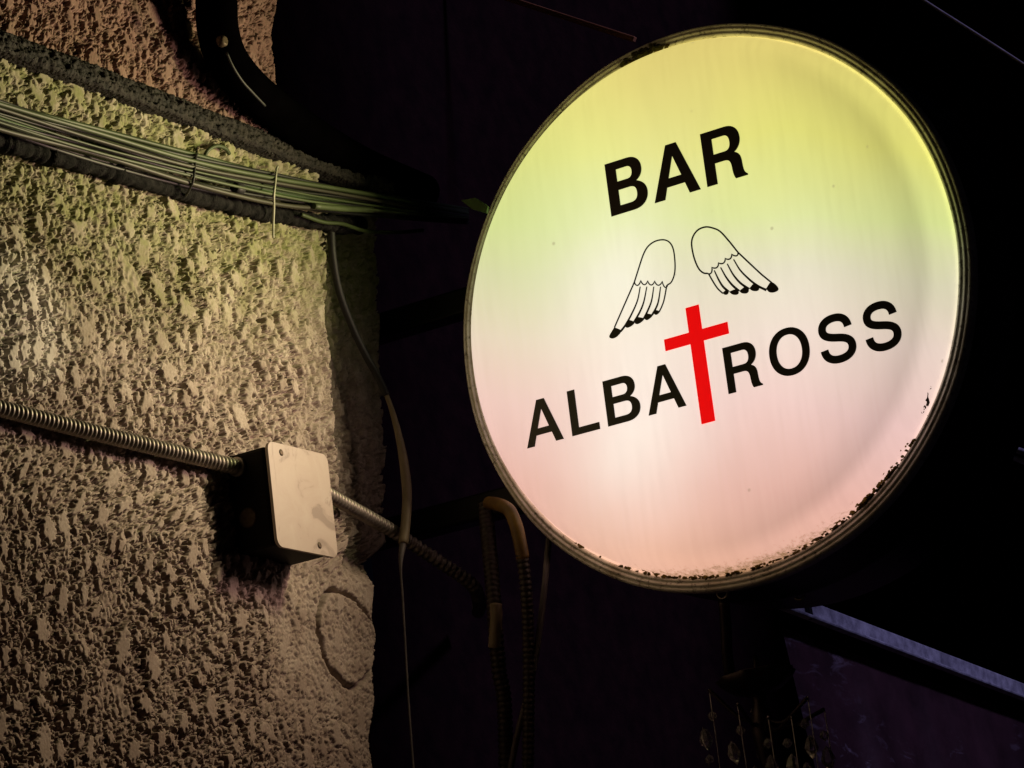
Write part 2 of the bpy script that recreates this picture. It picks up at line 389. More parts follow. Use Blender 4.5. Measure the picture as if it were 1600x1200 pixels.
def face_material():
    g = M('lit_acrylic')
    tc = g.n('ShaderNodeTexCoord'); sp = g.n('ShaderNodeSeparateXYZ'); g.l(tc.outputs['Object'], sp.inputs[0])
    x, z = sp.outputs[0], g.math('SUBTRACT', sp.outputs[2], CZ)
    warp = g.noise(5.5, 2, 0.5)
    zz = g.math('ADD', z, g.math('MULTIPLY', g.math('SUBTRACT', warp, 0.5), 0.07))
    zz = g.math('ADD', zz, g.math('MULTIPLY', x, 0.27))
    f = g.math('MULTIPLY_ADD', zz, 1.0 / 0.6); f.node.inputs[2].default_value = 0.5
    col = g.ramp(f, [(0.02, lin((232, 176, 150))), (0.16, lin((236, 184, 170))), (0.30, lin((243, 203, 196))), (0.42, lin((240, 216, 202))),
                     (0.54, lin((226, 220, 186))), (0.64, lin((222, 232, 150))), (0.78, lin((230, 227, 122))), (0.98, lin((227, 207, 118)))])
    def spot_at(cx, cz, w, s_):
        a_ = g.math('DIVIDE', g.math('SUBTRACT', x, cx), w); b_ = g.math('DIVIDE', g.math('SUBTRACT', z, cz), w)
        q_ = g.math('ADD', g.math('MULTIPLY', a_, a_), g.math('MULTIPLY', b_, b_))
        return g.math('MULTIPLY', g.math('POWER', 2.718, g.math('MULTIPLY', q_, -1.0)), s_)
    hot = g.math('ADD', g.math('ADD', spot_at(-0.085, -0.125, 0.09, 0.72), spot_at(-0.09, 0.035, 0.09, 0.60)), g.math('ADD', spot_at(0.115, -0.035, 0.10, 0.36), spot_at(-0.01, 0.15, 0.09, 0.10)), True)
    hot = g.math('MULTIPLY', hot, g.ramp(g.noise(9, 3, 0.5), [(0.3, 0.7), (0.7, 1.0)]))
    col = g.mix(spot_at(-0.17, 0.12, 0.12, 0.6), col, lin((212, 228, 152)))
    col = g.mix(hot, col, lin((252, 246, 232)))
    r = g.math('SQRT', g.math('ADD', g.math('MULTIPLY', x, x), g.math('MULTIPLY', z, z)))
    # tubes behind the acrylic: two soft upright bars
    def tube_glow(cx, w, s):
        d = g.math('DIVIDE', g.math('SUBTRACT', x, cx), w)
        return g.math('MULTIPLY', g.math('POWER', 2.718, g.math('MULTIPLY', g.math('MULTIPLY', d, d), -1.0)), s)
    glow = g.math('ADD', tube_glow(-0.085, 0.08, 0.10), tube_glow(0.10, 0.07, 0.05))
    lum = g.math('ADD', glow, 0.93)
    # pan shading painted into the emission: dimmer towards the right edge, brighter shoulder
    edge = g.ramp(r, [(0.15, 1.0), (0.225, 0.90), (0.258, 0.74), (0.264, 0.80), (0.274, 1.0), (0.29, 1.04)])
    side = g.ramp(g.math('SUBTRACT', x, g.math('MULTIPLY', z, 0.35)), [(0.0, 0.10), (0.20, 1.0)])
    lum = g.math('MULTIPLY', lum, g.math('ADD', g.math('MULTIPLY', g.math('SUBTRACT', edge, 1.0), side), 1.0))
    # grime on the acrylic: specks everywhere, crust towards the lower rim
    ang = g.math('ARCTAN2', z, x)
    low = g.ramp(g.math('MULTIPLY', z, -1.0), [(0.205, 0.0), (0.285, 1.0)])
    rimw = g.ramp(r, [(0.268, 0.0), (0.289, 1.0)])
    crust = g.math('MULTIPLY', low, rimw)
    cn = g.noise(170, 6, 0.75)
    crust = g.ramp(g.math('ADD', g.math('MULTIPLY', crust, 0.44), g.math('MULTIPLY', cn, 0.75)), [(0.60, 0.0), (0.80, 1.0)])
    spk = g.n('ShaderNodeTexVoronoi'); spk.inputs['Scale'].default_value = 26; g.l(tc.outputs['Object'], spk.inputs['Vector'])
    wsel = g.n('ShaderNodeSeparateColor'); g.l(spk.outputs['Color'], wsel.inputs[0])
    spot = g.math('MULTIPLY', g.ramp(spk.outputs['Distance'], [(0.035, 1.0), (0.06, 0.0)]), g.math('GREATER_THAN', wsel.outputs[0], 0.55))
    streak = g.ramp(g.noise(30, 4, 0.6, vscale=(5, 1, 0.35)), [(0.30, 0.94), (0.6, 1.0)])
    col2 = g.mix(g.math('MULTIPLY', spot, 0.45), col, (0.30, 0.25, 0.16))
    col2 = g.mix(g.math('MULTIPLY', crust, 0.85), col2, (0.24, 0.125, 0.04))
    lum = g.math('MULTIPLY', lum, streak)
    g.set(Base_Color=g.mix(crust, (0.55, 0.52, 0.46), (0.10, 0.07, 0.03)), Roughness=0.28, Emission_Color=col2, Emission_Strength=lum)
    return g.m
MAT['face'] = face_material(); MAT['face'].cycles.emission_sampling = 'NONE'
def rim_material():
    g = M('weathered_rim')
    f = g.noise(24, 6, 0.65); h = g.noise(160, 5, 0.7)
    col = g.ramp(f, [(0.3, (0.46, 0.42, 0.31)), (0.5, (0.74, 0.73, 0.62)), (0.7, (0.86, 0.86, 0.78))])
    col = g.mix(g.ramp(h, [(0.55, 0.0), (0.68, 0.85)]), col, (0.045, 0.028, 0.015))
    g.set(Base_Color=col, Roughness=0.36, Metallic=0.05); g.bump(h, 0.3, 0.0006); return g.m
MAT['rim'] = rim_material()
def can_material():
    g = M('black_can')
    s = g.noise(60, 5, 0.75, vscale=(4, 4, 0.25)); h = g.noise(9, 4, 0.6)
    sc = g.math('MULTIPLY', g.ramp(s, [(0.66, 0.0), (0.74, 1.0)]), g.ramp(h, [(0.5, 0.0), (0.62, 1.0)]))
    g.set(Base_Color=g.mix(sc, (0.009, 0.008, 0.011), (0.11, 0.09, 0.09)), Roughness=0.38); g.bump(h, 0.3, 0.004); return g.m
MAT['can'] = can_material()
g = M('red_vinyl'); nz = g.noise(300, 4, 0.7)
g.set(Base_Color=(0.45, 0.002, 0.004), Roughness=0.5, Emission_Color=(0.80, 0.0, 0.002), Emission_Strength=g.ramp(nz, [(0.3, 0.85), (0.6, 0.97)])); MAT['red'] = g.m; g.m.cycles.emission_sampling = 'NONE'

# acrylic pan: flat middle, rounded shoulder back to the rim
prof = [(0.0001, YF - 0.001), (0.08, YF - 0.0008), (0.16, YF - 0.0004), (0.22, YF), (0.258, YF + 0.0004)]
for t in np.linspace(0, 1, 12):
    a = t * math.pi / 2
    prof.append((0.262 + 0.0245 * math.sin(a), YF + 0.0006 + 0.031 * (1 - math.cos(a))))
prof.append((0.2905, 0.0005))
face = link('face', lathe_y('face', prof), MAT['face'], sign); 
for v in face.data.vertices: v.co.z += CZ
ring = [(0.2880, 0.004), (0.2882, -0.0035), (0.2895, -0.0050), (0.2915, -0.0052), (0.2925, -0.0036), (0.2936, -0.0036), (0.2946, -0.0052), (0.2968, -0.0050),
        (0.2978, -0.0030), (0.2986, -0.0030), (0.2996, -0.0042), (0.3018, -0.0030), (0.3028, 0.0), (0.3028, 0.012), (0.3005, 0.0125)]
rim = link('rim', lathe_y('rim', ring, 256), MAT['rim'], sign)
rnd = np.random.default_rng(5)
for v in rim.data.vertices:
    a = math.atan2(v.co.z, v.co.x); s = 1 + 0.0012 * math.sin(5 * a) + 0.0009 * math.sin(13 * a + 2); v.co.x *= s; v.co.z *= s; v.co.z += CZ
can = link('can', lathe_y('can', [(0.2995, 0.008), (0.2995, 0.10), (0.3012, 0.104), (0.3012, 0.112), (0.2995, 0.116), (0.2995, 0.198), (0.296, 0.202), (0.02, 0.204), (0.0001, 0.204)], 160), MAT['can'], sign)
for v in can.data.vertices: v.co.z += CZ
# bracket arms back to the recess wall
for dz in (0.12, -0.12):
    link('bracket_arm', box_mesh('bracket_arm', (-0.425, 0.12, CZ + dz), 0.31, 0.03, 0.03, 0.003), MAT['black_paint'], sign)
link('bracket_plate', box_mesh('bracket_plate', (-0.566, 0.12, CZ), 0.008, 0.09, 0.36, 0.002), MAT['black_paint'], sign)

# ---- lettering: outlines in units of the cap height
def bez(p, n=10):
    out = []; cur = None
    for c in p:
        if len(c) == 2: out.append(c); cur = c
        else:
            a, b1, b2, d = cur, c[0:2], c[2:4], c[4:6]
            for t in np.linspace(0, 1, n + 1)[1:]:
                out.append(tuple((1 - t) ** 3 * a[i] + 3 * (1 - t) ** 2 * t * b1[i] + 3 * (1 - t) * t * t * b2[i] + t ** 3 * d[i] for i in (0, 1)))
            cur = d
    return out
def ell(cx, cy, rx, ry, n=56, p=2.15):
    o = []
    for a in np.linspace(0, 2 * math.pi, n, endpoint=False):
        c, s = math.cos(a), math.sin(a); o.append((cx + rx * math.copysign(abs(c) ** (2 / p), c), cy + ry * math.copysign(abs(s) ** (2 / p), s)))
    return o
def stroke(center, w):
    P = np.array(center); T = np.gradient(P, axis=0); T /= np.linalg.norm(T, axis=1)[:, None]
    N = np.stack([-T[:, 1], T[:, 0]], 1); w = np.full(len(P), w) if np.isscalar(w) else np.array(w)
    return [tuple(a) for a in P + N * w[:, None] / 2] + [tuple(a) for a in (P - N * w[:, None] / 2)[::-1]]
GL = {
 'A': ([(0, 0), (0.345, 1), (0.525, 1), (0.87, 0), (0.69, 0), (0.617, 0.225), (0.248, 0.225), (0.176, 0)], [[(0.297, 0.372), (0.568, 0.372), (0.434, 0.79)]]),
 'L': ([(0, 0), (0, 1), (0.172, 1), (0.172, 0.155), (0.64, 0.155), (0.64, 0)], []),
 'B': (bez([(0, 0), (0, 1), (.42, 1), (.58, 1, .67, .90, .67, .75), (.67, .65, .62, .57, .54, .53), (.66, .49, .73, .40, .73, .28), (.73, .11, .61, 0, .43, 0)]),
       [bez([(.17, .85), (.40, .85), (.47, .85, .505, .80, .505, .73), (.505, .66, .47, .605, .40, .605), (.17, .605)]),
        bez([(.17, .455), (.41, .455), (.51, .455, .555, .40, .555, .305), (.555, .21, .51, .15, .41, .15), (.17, .15)])]),
 'R': (bez([(0, 0), (0, 1), (.45, 1), (.62, 1, .71, .89, .71, .735), (.71, .62, .65, .53, .57, .49), (.65, .46, .685, .40, .69, .29), (.695, .13, .70, .07, .765, .03), (.765, 0), (.565, 0),
            (.535, .05, .525, .12, .52, .22), (.515, .35, .475, .395, .375, .395), (.17, .395), (.17, 0)]),
       [bez([(.17, .85), (.42, .85), (.50, .85, .54, .79, .54, .70), (.54, .60, .50, .545, .41, .545), (.17, .545)])]),
 'O': (ell(0.46, 0.5, 0.46, 0.525), [ell(0.46, 0.5, 0.29, 0.375)]),
 'S': (stroke(bez([(.665, .70), (.655, .86, .55, .945, .385, .945), (.215, .945, .105, .865, .105, .735), (.105, .60, .22, .555, .40, .515), (.585, .475, .70, .42, .70, .275),
                   (.70, .135, .57, .055, .40, .055), (.22, .055, .105, .14, .095, .31)], 12), 0.165), []),
}
GB = {
 'A': ([(0, 0), (0.335, 1), (0.535, 1), (0.87, 0), (0.665, 0), (0.602, 0.215), (0.264, 0.215), (0.200, 0)], [[(0.312, 0.375), (0.555, 0.375), (0.434, 0.775)]]),
 'B': (bez([(0, 0), (0, 1), (.44, 1), (.60, 1, .69, .90, .69, .75), (.69, .65, .64, .57, .56, .53), (.68, .49, .75, .40, .75, .28), (.75, .11, .63, 0, .45, 0)]),
       [bez([(.20, .845), (.40, .845), (.465, .845, .50, .80, .50, .73), (.50, .66, .465, .61, .40, .61), (.20, .61)]),
        bez([(.20, .45), (.41, .45), (.51, .45, .55, .40, .55, .305), (.55, .21, .51, .155, .41, .155), (.20, .155)])]),
 'R': (bez([(0, 0), (0, 1), (.47, 1), (.64, 1, .73, .89, .73, .735), (.73, .62, .67, .53, .59, .49), (.67, .46, .705, .40, .71, .29), (.715, .13, .72, .07, .785, .03), (.785, 0), (.555, 0),
            (.525, .05, .515, .12, .51, .22), (.505, .35, .465, .385, .365, .385), (.20, .385), (.20, 0)]),
       [bez([(.20, .845), (.42, .845), (.49, .845, .53, .79, .53, .70), (.53, .60, .49, .55, .41, .55), (.20, .55)])]),
}
def fill_mesh(name, outer, holes, to3, th):
    """extruded flat shape; to3(u, v, d) maps outline coordinates and depth to world"""
    cu = bpy.data.curves.new(name, 'CURVE'); cu.dimensions = '2D'; cu.fill_mode = 'BOTH'; cu.extrude = 0.5
    for ring_ in [outer] + holes:
        sp = cu.splines.new('POLY'); sp.points.add(len(ring_) - 1); sp.use_cyclic_u = True
        for k, (a, b) in enumerate(ring_): sp.points[k].co = (a, b, 0, 1)
    ob = bpy.data.objects.new(name, cu); me = bpy.data.meshes.new_from_object(ob)
    bpy.data.objects.remove(ob); bpy.data.curves.remove(cu)
    for v in me.vertices: v.co = Vector(to3(v.co.x, v.co.y, (v.co.z + 0.5) * th))
    me.name = name; me.update()
    bm = bmesh.new(); bm.from_mesh(me); bmesh.ops.recalc_face_normals(bm, faces=bm.faces); bm.to_mesh(me); bm.free()
    return me
YL = YF - 0.0012
def sp_(px, py): p = aty(px, py, YL); return p[0], p[2]
def letter(ch, x0, x1, z0, z1, table=GL):
    outer, holes = table[ch]; us = [p[0] for p in outer]; vv = [p[1] for p in outer]
    u0, u1, v0, v1 = min(us), max(us), 0.0, 1.0
    if ch in 'OS': v0, v1 = min(vv), max(vv)
    f = lambda u, v, d: (x0 + (u - u0) / (u1 - u0) * (x1 - x0), YL - d + 0.0006, z0 + (v - v0) / (v1 - v0) * (z1 - z0))
    o = link('letter', fill_mesh('letter', outer, holes, f, 0.0010), MAT['vinyl'], sign); o['label'] = 'black letter ' + ch
def xs(px, py): return sp_(px, py)[0]
def zs(px, py): return sp_(px, py)[1]
zb = np.mean([zs(*p) for p in ((824, 701), (894.5, 681.6), (950.5, 666.4), (1072.6, 633.7), (1138.6, 616), (1192, 601.4))])
zt = np.mean([zs(*p) for p in ((884.5, 611.5), (940.7, 596.8), (1032, 571), (1128, 544.5))])
letter('A', xs(824, 701), xs(881, 685.5), zb, zt)
letter('L', xs(894.5, 681.6), xs(937.7, 670), zb, zt)
letter('B', xs(950.5, 666.4), xs(999.6, 627), zb, zt)
letter('A', xs(1013.6, 649.3), xs(1072.6, 633.7), zb, zt)
letter('R', xs(1138.6, 616), xs(1192.2, 601.4), zb, zt)
letter('O', xs(1201.2, 550.2), xs(1266, 550.2), zs(1230, 588.6), zs(1235, 510.5))
letter('S', xs(1278, 519.4), xs(1337.8, 537.4), zs(1304.4, 569.4), zs(1304.4, 490))
letter('S', xs(1347.2, 496.4), xs(1409, 522), zs(1375, 550.2), zs(1376.2, 470))
yb0 = np.mean([zs(*p) for p in ((955.5, 338.7), (1023.2, 317.5), (1095, 295.7), (1105.5, 292.5), (1168.7, 272.5))]); yt0 = np.mean([zs(944.5, 257.5), zs(1093, 210)])
letter('B', xs(955.5, 338.7), xs(1013, 306), yb0, yt0, GB)
letter('A', xs(1023.2, 317.5), xs(1095, 295.7), yb0, yt0, GB)
letter('R', xs(1105.5, 292.5), xs(1168.7, 272.5), yb0, yt0, GB)
# red cross
cx0, cx1 = np.mean([xs(1070.5, 481), xs(1096.9, 662.4)]), np.mean([xs(1091.2, 476.4), xs(1118.1, 657.3)])
cz1, cz0 = zs(1081, 478.7), zs(1107.5, 660)
ax0, ax1 = xs(1038.7, 539), xs(1138, 512)
az1, az0 = np.mean([zs(1037.4, 530.5), zs(1136.6, 503)]), np.mean([zs(1040, 548.4), zs(1139.2, 521.5)])
cross = [(cx0, cz0), (cx0, az0), (ax0, az0), (ax0, az1), (cx0, az1), (cx0, cz1), (cx1, cz1), (cx1, az1), (ax1, az1), (ax1, az0), (cx1, az0), (cx1, cz0)]
flat3 = lambda u, v, d: (u, YL - d + 0.0006, v)
o = link('cross', fill_mesh('cross', cross, [], flat3, 0.0010), MAT['red'], sign); o['label'] = 'red latin cross standing for the letter T'

# wings, drawn in line
def wz(p): return sp_(930 + p[0] * 0.1875, 340 + p[1] * 0.1875)
def cat2(pts, n=8):
    P = smooth_path([(a, b, 0) for a, b in pts], 1e9 if n is None else 6.0); return [(p[0], p[1]) for p in P]
def scallop(pts, dip):
    """little arcs from point to point, bulging by dip (zoom px)"""
    out = []
    for (a, b) in zip(pts[:-1], pts[1:]):
        a, b = np.array(a), np.array(b)
        for t in np.linspace(0, 1, 9)[: -1]:
            out.append(tuple(a + (b - a) * t + np.array(dip) * math.sin(math.pi * t) ** 0.7))
    out.append(pts[-1]); return out
def draw_line(pts, w0, w1, parent, name):
    P = [wz(p) for p in pts]; n = len(P); w = np.linspace(w0, w1, n) * 0.001
    return link(name, fill_mesh(name, stroke(P, w), [], flat3, 0.0008), MAT['vinyl'], parent)
def draw_tip(pts, parent):
    P = cat2(pts + [pts[0], pts[1]])[: -12]
    return link('feather_tip', fill_mesh('feather_tip', [wz(p) for p in cat2(pts + [pts[0]])[:-1]], [], flat3, 0.0009), MAT['vinyl'], parent)
LW = 1.5
wing = draw_line(cat2([(326, 538), (360, 430), (400, 310), (440, 240), (500, 197), (570, 185), (620, 207), (650, 262), (663, 350), (665, 430), (655, 490), (632, 540), (600, 562)]), LW, LW, sign, 'wing')
wing['label'] = 'left line-drawn wing pointing down left'
draw_line(scallop([(326, 538), (380, 524), (437, 527), (495, 529), (558, 531), (604, 562)], (0, 34)), 1.3, 1.3, wing, 'scallop_line')
draw_line(cat2([(326, 538), (270, 665), (215, 790), (160, 915)]), LW, LW, wing, 'feather_line')
for pts in ([(375, 575), (352, 690), (305, 800), (252, 895), (212, 948)], [(430, 575), (405, 700), (372, 785), (325, 868)], [(488, 575), (470, 690), (440, 770), (405, 842)], [(545, 575), (528, 690), (508, 750), (474, 812)]):
    draw_line(cat2(pts), 1.1, 2.4, wing, 'feather_line')
draw_line(cat2([(597, 562), (575, 680), (555, 740), (533, 785)]), LW, LW, wing, 'feather_line')
for t in ([(160, 913), (215, 942), (185, 988), (142, 1008), (118, 988)], [(272, 848), (327, 870), (304, 902), (264, 918), (252, 898)], [(355, 828), (407, 840), (386, 870), (350, 888), (330, 874)],
          [(430, 798), (477, 810), (462, 835), (430, 855), (414, 840)], [(500, 768), (537, 780), (526, 800), (505, 811), (488, 795)]): draw_tip(t, wing)
wing = draw_line(cat2([(1190, 290), (1110, 190), (1040, 115), (980, 87), (920, 78), (860, 100), (820, 147), (803, 210), (815, 300), (840, 380), (870, 435), (905, 462), (935, 465)]), LW + .2, LW + .2, sign, 'wing')
wing['label'] = 'right line-drawn wing pointing down right'
draw_line(scallop([(935, 465), (972, 414), (1027, 377), (1083, 340), (1137, 305), (1190, 290)], (13, 21)), LW, LW, wing, 'scallop_line')
draw_line(cat2([(1190, 290), (1290, 384), (1380, 468), (1470, 542)]), LW + .2, LW + .2, wing, 'feather_line')
draw_line(cat2([(945, 468), (980, 530), (1020, 590), (1064, 632)]), LW + .1, LW + .1, wing, 'feather_line')
for pts in ([(992, 440), (1030, 520), (1065, 575), (1112, 618)], [(1045, 415), (1090, 495), (1140, 560), (1198, 612)], [(1100, 385), (1150, 475), (1210, 545), (1282, 596)], [(1153, 348), (1210, 440), (1290, 520), (1360, 572), (1426, 604)]):
    draw_line(cat2(pts), 1.3, 2.7, wing, 'feather_line')
for t in ([(1060, 628), (1092, 604), (1112, 618), (1102, 640), (1080, 643)], [(1115, 618), (1168, 599), (1196, 622), (1182, 642), (1145, 641)], [(1200, 612), (1255, 574), (1280, 605), (1264, 630), (1225, 631)],
          [(1284, 590), (1332, 544), (1366, 588), (1350, 611), (1310, 610)], [(1424, 592), (1466, 538), (1515, 570), (1525, 603), (1490, 623), (1450, 621)]): draw_tip(t, wing)

# moss and crud caught along the lower rim
def clumps(name, items, mat, parent):
    V, Fc = [], []
    bm = bmesh.new(); bmesh.ops.create_icosphere(bm, subdivisions=1, radius=1.0)
    bv = np.array([v.co for v in bm.verts]); bf = [tuple(v.index for v in f.verts) for f in bm.faces]; bm.free()
    for c, s in items:
        k = len(V); jit = 1 + 0.35 * rnd.standard_normal((len(bv), 1))
        V += list(np.array(c) + bv * jit * np.array(s)); Fc += [tuple(i + k for i in f) for f in bf]
    o = link(name, mesh(name, V, Fc), mat, parent); o['kind'] = 'stuff'; return o
it = []
for k in range(420):
    d = rnd.choice([rnd.normal(-61, 8), rnd.normal(-95, 14), rnd.normal(-52, 4), rnd.uniform(-122, -44)], p=[.42, .36, .14, .08]); a = math.radians(d)
    u = rnd.random() ** 2.4
    r = 0.2885 - 0.011 * u; y = -0.002 - 0.016 * u - 0.001
    s = (0.0009 + 0.0013 * rnd.random()) * (1.15 - 0.6 * u)
    it.append(((r * math.cos(a), y, CZ + r * math.sin(a)), (s * 1.4, s, s)))
clumps('moss', it, MAT['moss'], sign)
# flaked spot on the right shoulder and the lump of dirt at the top
it = []
for k in range(26):
    t = k / 25
    a = math.radians(-32.0 - 6.0 * t + rnd.normal(0, .15)); r = 0.2840 + 0.0018 * t + rnd.normal(0, 0.0004)
    ys = YF + 0.0006 + 0.031 * (1 - math.sqrt(max(0.0, 1 - min(1.0, (r - 0.262) / 0.0245) ** 2)))
    s = 0.0005 + 0.0022 * math.exp(-((t - .55) / .22) ** 2) * (0.6 + 0.4 * rnd.random()) if not 0.12 < t < 0.24 else 0.0002
    it.append(((r * math.cos(a), ys - 0.0004, CZ + r * math.sin(a)), (s * .7, s * .6, s * 1.1)))
clumps('flake', it, MAT['screw'], sign)
it = []
for k in range(60):
    a = math.radians(95.5 + rnd.normal(0, 2.6)); r = 0.2895 + rnd.normal(0, 0.003); s = 0.0014 + 0.0022 * rnd.random()
    it.append(((r * math.cos(a), -0.006 - 0.003 * rnd.random(), CZ + r * math.sin(a)), (s * 1.5, s, s)))
clumps('dirt', it, MAT['moss'], sign)
# hooks under the can
for (px, py) in ((1130, 932), (1250, 934)):
    y = 0.02 if px < 1200 else 0.125
    p = aty(px, py, y)
    a = np.linspace(-0.6, 3.4, 18)
    link('hook', tube('hook', [(p[0] + 0.006 * math.cos(t), p[1], p[2] + 0.004 - 0.006 * math.sin(t)) for t in a], 0.0016, 8), MAT['steel'], sign)

# added lamps boosting the light that the lit face throws into the alley
def glow(name, z, h, w, energy, col):
    L = bpy.data.lights.new(name, 'AREA'); L.shape = 'ELLIPSE'; L.size = w; L.size_y = h; L.energy = energy; L.color = col
    o = bpy.data.objects.new(name, L); COL.objects.link(o); o.parent = sign; o.location = (0.05, -0.1 + YF - 0.006, z)
    o.rotation_euler = (math.radians(-90), 0, 0); return o
GLOW = [('glow', 0.13, 0.12, 0.16, 7.4, lin((226, 223, 156))), ('glow', 0.00, 0.12, 0.16, 4.6, lin((247, 200, 186)))]
for a in GLOW: glow(*a)

# ------------------------------------------------------------------ cables and boxes on the wall
bundle = empty('cable_bundle', tuple(atx(300, 275, XW))); tag(bundle, 'olive bundle of tied electric cables along the stucco wall under the ledge', 'cables')
BX = [-260, -150, 0, 150, 300, 430, 520, 600, 660, 730]
BY = [88, 131, 182, 226, 268, 297, 311, 321, 329, 338]
BH = [24, 24, 24, 24, 25, 24, 20, 15, 11, 8]
NC = 17
for k in range(NC):
    u = k / (NC - 1) * 2 - 1
    ph = random.random() * 6.28; am = 2.2 + 1.5 * random.random(); lay = (k * 7 % 3)
    pts = []
    for px, py, h in zip(BX, BY, BH):
        x_ = -0.384 + 0.006 * lay + 0.010 * (1 - u * u)
        if px > 640: x_ -= 0.05 * (px - 640) / 90
        pts.append(atx(px, py + u * h + am * math.sin(px * 0.013 + ph), x_))
    r = random.choice([0.0013, 0.0016, 0.0020, 0.0025])
    link('cable', tube('cable', smooth_path(pts, 0.008), r, 10), CAB[(0, 1, 2, 0, 1, 3, 2, 1, 0, 4, 1, 2, 0, 1, 3, 2, 1)[k]], bundle)
pts = [atx(px, py, XW + 0.013) for px, py in ((-260, 127), (-150, 170), (0, 222), (150, 262), (300, 306), (400, 330), (470, 342), (520, 350))]
pts.append(atx(560, 352, XW - 0.03))
P = smooth_path(pts, 0.0025)
jr = 0.0085 + 0.0016 * np.convolve(rng.standard_normal(len(P)), np.ones(2) / 2, 'same')
o = link('heavy_cable', tube('heavy_cable', P, jr, 14), MAT['tape'], bundle); o['label'] = 'thick black taped cable under the bundle'
pts = [atx(px, py, -0.372 - d) for px, py, d in ((470, 335, 0), (505, 347, 0), (535, 350, 0), (572, 361, 0.01), (620, 363, 0.03), (660, 360, 0.04))]
link('branch_cable', tube('branch_cable', smooth_path(pts, 0.005), 0.0022, 10), CAB[0], bundle)
link('splice_sleeve', tube('splice_sleeve', smooth_path([atx(490, 322, -0.362), atx(535, 326, -0.362), atx(582, 328, -0.366)], 0.01), 0.0034, 12), CAB[2], bundle)
link('splice_block', tube('splice_block', smooth_path([atx(588, 322, -0.372), atx(612, 330, -0.378)], 0.01), 0.008, 10), MAT['rubber'], bundle)
link('tape_wrap', tube('tape_wrap', smooth_path([atx(366, 293, -0.368), atx(378, 296, -0.368)], 0.01), 0.0055, 10), MAT['rubber'], bundle)
def tie(px, y0, y1, tail, mat):
    pts = [atx(px + 6, y0 - 6, -0.386), atx(px + 4, y0, -0.374), atx(px + 2, (y0 * 2 + y1) / 3, -0.3615), atx(px, (y0 + 2 * y1) / 3, -0.3615)]
    if tail: pts += [atx(px, y1, -0.368), atx(px - 1, y1 + 25, -0.374), atx(px - 1, tail, -0.376)]
    else: pts += [atx(px - 8, y1, -0.374), atx(px - 14, y1 + 8, -0.384)]
    link('cable_tie', tube('cable_tie', smooth_path(pts, 0.003), 0.0013, 8), mat, bundle)
tie(302, 246, 300, None, MAT['rubber']); tie(428, 266, 325, 372, MAT['tie'])
pts = [atx(318, 250, -0.388), atx(324, 236, -0.382), atx(338, 228, -0.38), atx(352, 232, -0.382), atx(358, 240, -0.386)]
link('cable_clip', tube('cable_clip', smooth_path(pts, 0.003), 0.0022, 8), CAB[2], bundle)

# conduit to the left of the junction box
cl = empty('conduit', tuple(atx(180, 690, XW))); tag(cl, 'ribbed grey flexible conduit running along the wall into the left of the box', 'conduit')
cpts = [atx(px, py, -0.383) for px, py in ((-330, 544), (-160, 596), (0, 638), (120, 669), (250, 701), (372, 730))]
link('hose', ribbed('hose', smooth_path(cpts, 0.004), 0.0082, 0.0062, 0.30), MAT['conduit'], cl)
p0, p1 = atx(368, 729, -0.383), atx(398, 737, -0.383)
dv = (p1 - p0) / np.linalg.norm(p1 - p0); Lf = np.linalg.norm(p1 - p0)
link('fitting', tube('fitting', [p0 + dv * t * Lf for t in (0, .12, .14, .5, .52, .8, .82, 1.0)], [0.0100, 0.0100, 0.0088, 0.0088, 0.0112, 0.0112, 0.0092, 0.0092], 20), MAT['steel'], cl)

# junction box
XC = -0.345
c = [atx(415, 688, XC), atx(512, 714, XC), atx(522, 874, XC), atx(430, 852, XC)]
jy0 = (c[0][1] + c[3][1]) / 2; jy1 = (c[1][1] + c[2][1]) / 2; jz1 = (c[0][2] + c[1][2]) / 2; jz0 = (c[2][2] + c[3][2]) / 2
jc = ((jy0 + jy1) / 2, (jz0 + jz1) / 2); jw, jh = jy1 - jy0, jz1 - jz0
jb = empty('junction_box', (XW, jc[0], jc[1])); tag(jb, 'square metal junction box with pale scuffed cover screwed to the stucco wall', 'junction box')
link('box_body', box_mesh('box_body', ((XW + XC) / 2 - 0.004, jc[0], jc[1]), XC - XW, jw * 0.94, jh * 0.94, 0.004), MAT['box_body'], jb)
def cover():
    rr = 0.009; pts = []
    for sy, sz, a0 in ((1, 1, 0), (-1, 1, 90), (-1, -1, 180), (1, -1, 270)):
        for a in np.linspace(a0, a0 + 90, 7):
            pts.append((jc[0] + sy * (jw / 2 - rr) + rr * math.cos(math.radians(a)), jc[1] + sz * (jh / 2 - rr) + rr * math.sin(math.radians(a))))
    me = fill_mesh('cover', pts, [], lambda u, v, d: (XC - 0.001 + d, u, v), 0.0035)
    return me
def cover_material():
    g = M('scuffed_cover')
    f = g.noise(22, 5, 0.6, dist=0.8); s2 = g.noise(34, 6, 0.7, vscale=(1, 1.6, 0.55), dist=0.6); h = g.noise(300, 4, 0.7)
    col = g.ramp(f, [(0.36, (0.22, 0.175, 0.14)), (0.42, (0.33, 0.27, 0.225)), (0.8, (0.38, 0.33, 0.28))])
    col = g.mix(g.ramp(s2, [(0.60, 0.0), (0.72, 0.7)]), col, (0.14, 0.10, 0.08))
    g.set(Base_Color=col, Roughness=0.5); g.bump(h, 0.15, 0.0005); return g.m
MAT['cover'] = cover_material()
cv = link('cover', cover(), MAT['cover'], jb); cv['label'] = 'pale scuffed cover plate'
for (px, py) in ((440, 707), (500, 852)):
    p = atx(px, py, XC + 0.003)
    link('screw', tube('screw', [(p[0] - 0.002 + t, p[1], p[2]) for t in (0, 0.0016, 0.0024)], [0.0036, 0.0036, 0.0022], 12), MAT['screw'], cv)
p = aty(388, 809, jc[0] - jw * 0.47)
